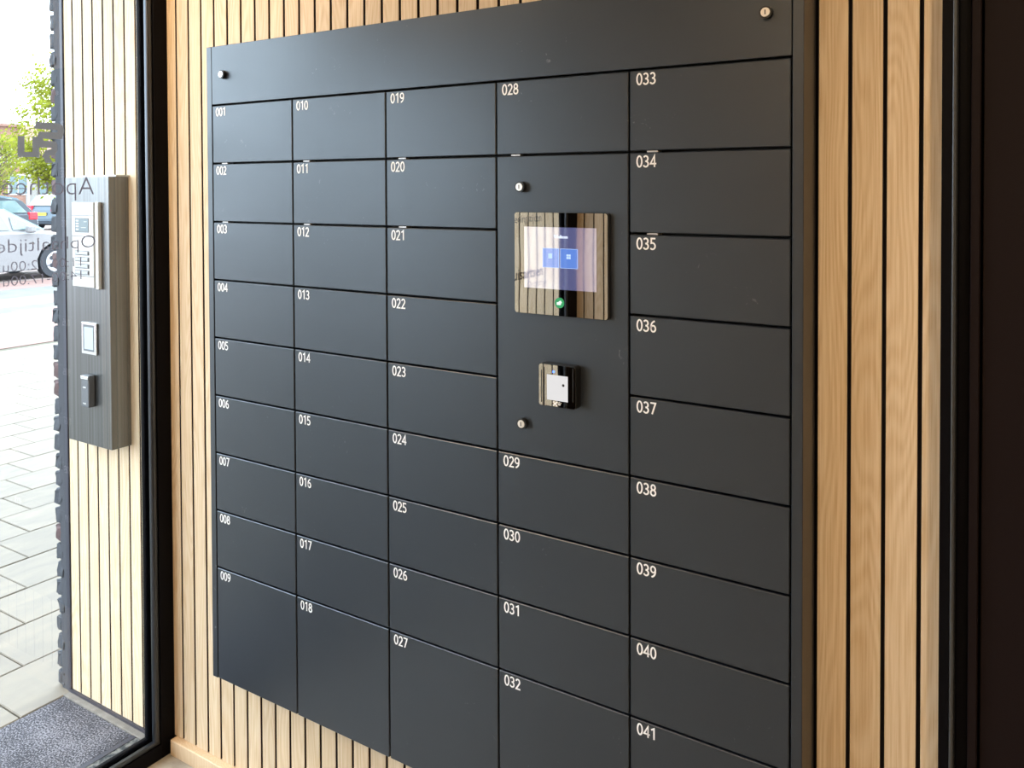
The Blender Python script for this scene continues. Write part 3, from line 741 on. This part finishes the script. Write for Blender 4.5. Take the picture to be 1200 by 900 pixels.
# ------------------------------------------------------------------ ceiling lamps (warm), one of them added as fill
def lamp(x, y, label, power):
    t = tag(empty('ceiling_lamp', (x, y, CEIL)), label, 'lamp')
    bm = bmesh.new(); add_cyl(bm, (0, 0, 0), (0, 0, -0.03), 0.16, n=36); fin(bm, 'lamp_ring', M['white_paint'], t)
    bm = bmesh.new(); add_cyl(bm, (0, 0, -0.0301), (0, 0, -0.034), 0.145, n=36); fin(bm, 'diffuser', M['lamp'], t)
    L = bpy.data.lights.new('lamp_light', 'AREA'); L.shape = 'DISK'; L.size = 0.28; L.energy = power; L.color = (1.0, 0.74, 0.45)
    o = bpy.data.objects.new('lamp_light', L); COL.objects.link(o); o.parent = t; o.location = (0, 0, -0.038)
lamp(-1.98, -0.80, 'unseen warm fill lamp added on the vestibule ceiling beside the glass front', LAMP_W * 0.8)  # added fill, brightens the inside slats nearest the glass
lamp(-0.50, -2.35, 'round warm ceiling lamp in the vestibule near the opposite slat wall', LAMP_W * 0.9)
lamp(0.75, -1.3, 'round warm ceiling lamp in the inner room nearest the doorway', LAMP_W * 1.5)
lamp(2.4, -2.6, 'round warm ceiling lamp deep in the inner room', LAMP_W)

# ------------------------------------------------------------------ cars
def car(label, paint, loc, rz, height=1.45, plate=False, length=4.1):
    t = tag(empty('car', loc, rz), label, 'car', None)
    k = height / 1.47; s = length / 4.16
    def pr(pts): return [(x * s, z * k) for x, z in pts]
    WY = 0.86; wx = 1.27 * s; R = 0.31
    arc = lambda cx: [(cx + 0.37 * math.cos(math.radians(a)), 0.31 + 0.37 * math.sin(math.radians(a))) for a in (-20, 10, 40, 70, 110, 140, 170, 200)]
    top = pr([(-2.02, .26), (-2.08, .50), (-2.04, .80), (-1.96, .95), (0.95, .95), (1.55, .85), (1.95, .70), (2.06, .48), (2.0, .24)])
    bot = arc(wx) + arc(-wx)
    prof = top + [(a, b) for a, b in bot]
    bm = bmesh.new()
    rings = []
    for yy, inset in ((-WY, 0.05), (-WY + .05, 0.0), (WY - .05, 0.0), (WY, 0.05)):
        cz = .5
        rings.append([bm.verts.new((x * (1 - inset * .35) if abs(x) > 1.7 * s else x, yy, z - (inset * .8 if z > .8 else 0))) for x, z in prof])
    for r in range(3):
        for i in range(len(prof)):
            j = (i + 1) % len(prof); bm.faces.new((rings[r][i], rings[r][j], rings[r + 1][j], rings[r + 1][i]))
    bm.faces.new(rings[0]); bm.faces.new(rings[3][::-1])
    fin(bm, 'body', paint, t)
    # greenhouse
    gh = pr([(-1.96, .93), (-1.62, 1.36), (-1.0, 1.46), (-.1, 1.47), (.35, 1.40), (1.12, .93)])
    ys = {0: .82, 1: .66, 2: .62, 3: .62, 4: .64, 5: .82}
    bm = bmesh.new()
    L_ = [bm.verts.new((x, -ys[i], z)) for i, (x, z) in enumerate(gh)]; R2 = [bm.verts.new((x, ys[i], z)) for i, (x, z) in enumerate(gh)]
    for i in range(5): bm.faces.new((L_[i], L_[i + 1], R2[i + 1], R2[i]))
    bm.faces.new((L_[0], R2[0], R2[5], L_[5])); bm.faces.new(L_[::-1]); bm.faces.new(R2)
    fin(bm, 'cabin', paint, t)
    def gl_(pts, nrm, nm='window'):
        bm = bmesh.new(); add_poly(bm, pts, nrm); return fin(bm, nm, M['car_glass'], t)
    def lat(z): return .82 - (z / k - .93) / (1.40 - .93) * .17
    for sg in (-1, 1):
        for x0, x1, x2, x3 in ((-1.72, -.42, -.42, -1.42), (-.34, .42, .26, -.34), (.48, 1.0, .50, .46)):
            zb, zt2 = .99, 1.36
            if x0 == .48: zt2 = 1.24
            P4 = [(x0 * s, sg * (lat(zb * k) + .006), zb * k), (x1 * s, sg * (lat(zb * k) + .006), zb * k), (x2 * s, sg * (lat(zt2 * k) + .010), zt2 * k), (x3 * s, sg * (lat(zt2 * k) + .010), zt2 * k)]
            gl_(P4, (0, sg * .012, 0))
    gl_([(1.09 * s, -.72, .96 * k), (1.09 * s, .72, .96 * k), (.42 * s, .58, 1.37 * k), (.42 * s, -.58, 1.37 * k)], (.03, 0, .02), 'windscreen')
    gl_([(-1.95 * s, -.70, .98 * k), (-1.95 * s, .70, .98 * k), (-1.66 * s, .58, 1.33 * k), (-1.66 * s, -.58, 1.33 * k)], (-.03, 0, .01), 'rear_window')
    for sx in (wx, -wx):
        for sg in (-1, 1):
            bm = bmesh.new(); add_cyl(bm, (sx, sg * .66, .31), (sx, sg * .86, .31), R, n=28); wh = fin(bm, 'wheel', M['tyre'], t)
            bm = bmesh.new(); add_cyl(bm, (sx, sg * .80, .31), (sx, sg * .868, .31), .20, n=24)
            r_ = fin(bm, 'rim', M['rim'], wh)
            bm = bmesh.new()
            for q in range(5):
                a = q * math.tau / 5; add_cyl(bm, (sx + .12 * math.cos(a), sg * .866, .31 + .12 * math.sin(a)), (sx + .12 * math.cos(a), sg * .872, .31 + .12 * math.sin(a)), .042, n=8)
            fin(bm, 'rim_openings', M['tyre'], wh)['kind'] = 'stuff'
    for sg in (-1, 1):
        bm = bmesh.new(); add_box(bm, (-2.075 * s, sg * .60 - .16, .74 * k), (-1.93 * s, sg * .60 + .16, 1.0 * k), .03, 2)
        add_box(bm, (-2.03 * s, sg * .80 - .075, .76 * k), (-1.74 * s, sg * .80 + .075, 1.0 * k), .03, 2); fin(bm, 'tail_light', M['tail'], t)
        bm = bmesh.new(); add_box(bm, (1.80 * s, sg * .62 - .17, .60 * k), (2.0 * s, sg * .62 + .17, .72 * k), .03, 2); fin(bm, 'headlight', M['white_panel'], t)
        bm = bmesh.new(); add_box(bm, (.66 * s, sg * .96 - .09, .93 * k), (.80 * s, sg * .96 + .09, 1.08 * k), .035, 2); fin(bm, 'wing_mirror', paint, t)
    bm = bmesh.new(); add_box(bm, (-2.13 * s, -.80, .34 * k), (-1.98 * s, .80, .52 * k), .04, 2); fin(bm, 'bumper', paint, t)
    bm = bmesh.new(); add_box(bm, (1.98 * s, -.80, .26 * k), (2.10 * s, .80, .44 * k), .04, 2); fin(bm, 'bumper', paint, t)
    if plate: box('number_plate', (-2.115 * s, -.26, .60 * k), (-2.09 * s, .26, .71 * k), M['plate'], t)
    box('sill', (-.90 * s, -.80, .17), (.90 * s, .80, .30), M['tyre'], t)
    return t
car('white hatchback parked side-on, nearest the glass front', M['car_white'], (-17.14, 7.52 - 1.27, 0), math.pi / 2, 1.40)
car('dark grey car with red tail light just behind the white hatchback', M['car_navy'], (-27.6, 12.85 - 2.07, 0), -math.pi / 2, 1.47)
car('blue-grey car in the row behind the dark grey car', M['car_teal'], (-31.0, 14.4 - 2.0, 0), -math.pi / 2, 1.52)
car('slate hatchback with yellow number plate, seen from its rear', M['car_slate'], (-36.5, 19.6, 0), math.radians(112), 1.52, True, 4.0)

# ------------------------------------------------------------------ trees
def tree(label, x, y, base, crown_z, rx, rz_, nleaf, mat, lsz, seed):
    rnd = random.Random(seed)
    t = tag(empty('tree', (x, y, 0)), label, 'tree')
    bm = bmesh.new(); add_cyl(bm, (0, 0, -.02), (0.05, 0, base), .11, .08, 12); add_cyl(bm, (0.05, 0, base), (0, 0.05, crown_z + rz_ * .6), .08, .03, 10)
    fin(bm, 'trunk', M['bark'], t)
    bm = bmesh.new(); tips = []
    for i in range(46):
        a = rnd.uniform(0, math.tau); zz_ = rnd.uniform(-1, .95); rr = math.sqrt(max(0.05, 1 - zz_ * zz_)) * rx * rnd.uniform(.65, 1.0)
        tip = Vector((rr * math.cos(a), rr * math.sin(a), crown_z + zz_ * rz_)); st = Vector((0, 0, max(base * .9, tip.z - rr * .7 - .2)))
        st.z = min(st.z, crown_z + rz_ * .5)
        mid = (st + tip) / 2 + Vector((0, 0, -.1)); add_cyl(bm, st, mid, .03, .018, 6, False); add_cyl(bm, mid, tip, .018, .006, 6, False)
        tips += [tip, (tip + mid) / 2, mid, tip + Vector((rnd.uniform(-.2, .2), rnd.uniform(-.2, .2), rnd.uniform(-.1, .3)))]
    fin(bm, 'branches', M['bark'], t)
    vs, fs = [], []
    for i in range(nleaf):
        c = rnd.choice(tips) + Vector((rnd.gauss(0, .17), rnd.gauss(0, .17), rnd.gauss(0, .15)))
        u = Vector((rnd.gauss(0, 1), rnd.gauss(0, 1), rnd.gauss(0, 1))).normalized(); v = u.orthogonal().normalized()
        wv = u.cross(v); s = lsz * rnd.uniform(.6, 1.3); b = len(vs)
        vs += [c - v * s, c + wv * s * .6 + v * s * .1, c + v * s, c - wv * s * .6 + v * s * .1]; fs.append((b, b + 1, b + 2, b + 3))
    me = bpy.data.meshes.new('foliage'); me.from_pydata([tuple(q) for q in vs], [], fs); o = link('foliage', me, mat, t); o['kind'] = 'stuff'
tree('young tree with sparse yellow-green leaves beside the glass edge, nearest the cars', -24, 12.35, 1.9, 3.4, 1.6, 1.8, 9000, M['leaf'], .062, 3)
tree('lower yellow-green tree in front of the brick house', -41, 18.6, 1.7, 3.0, 1.5, 1.15, 1900, M['leaf2'], .075, 5)

# ------------------------------------------------------------------ houses
h = tag(empty('house', (-48, 18, 0)), 'orange brick house with white balcony rail behind the parked cars', 'house')
child(box('lower_storey', (-56, 9, 0), (-48, 23.55, 2.95), M['house_brick'], h))
child(box('upper_storey', (-56, 9, 2.95), (-49.2, 23.9, 5.2), M['house_brick'], h))
child(box('roof_edge', (-56.2, 8.8, 5.2), (-49.0, 24.1, 5.35), M['roof_tile'], h))
child(box('handrail', (-48.1, 9, 3.86), (-48.02, 23.55, 3.92), M['white_paint'], h))
k = 0; y = 19.0
while y < 23.6:
    child(box('baluster', (-48.08, y, 2.95), (-48.04, y + .05, 3.86), M['white_paint'], h)); y += .19
child(box('downpipe', (-47.98, 23.58, 0), (-47.9, 23.70, 3.0), M['white_paint'], h))
for yy in (22.6, 19.2):
    f = child(box('window', (-48.04, yy, 1.40), (-47.96, yy + 1.05, 2.55), M['white_paint'], h))
    for q in range(2): box('pane', (-47.955, yy + .07 + q * .49, 1.48), (-47.945, yy + .07 + q * .49 + .42, 2.47), M['dark_window'], f)
h2 = tag(empty('house', (-60, 33, 0)), 'pale rendered house right of the brick house, half behind the tree', 'house')
child(box('wall', (-66, 28.5, 0), (-58, 44, 4.0), M['pale_house'], h2))
bm = bmesh.new(); add_poly(bm, [(-66.3, 28.2, 4.0), (-57.7, 28.2, 4.0), (-62, 28.2, 6.3)], (0, 16.2, 0)); child(fin(bm, 'roof', M['roof_tile'], h2))
for yy in (29.6, 32.2, 35.0):
    f = child(box('window', (-58.02, yy, 1.0), (-57.94, yy + 1.2, 2.5), M['white_paint'], h2)); box('pane', (-57.935, yy + .1, 1.1), (-57.925, yy + 1.1, 2.4), M['dark_window'], f)
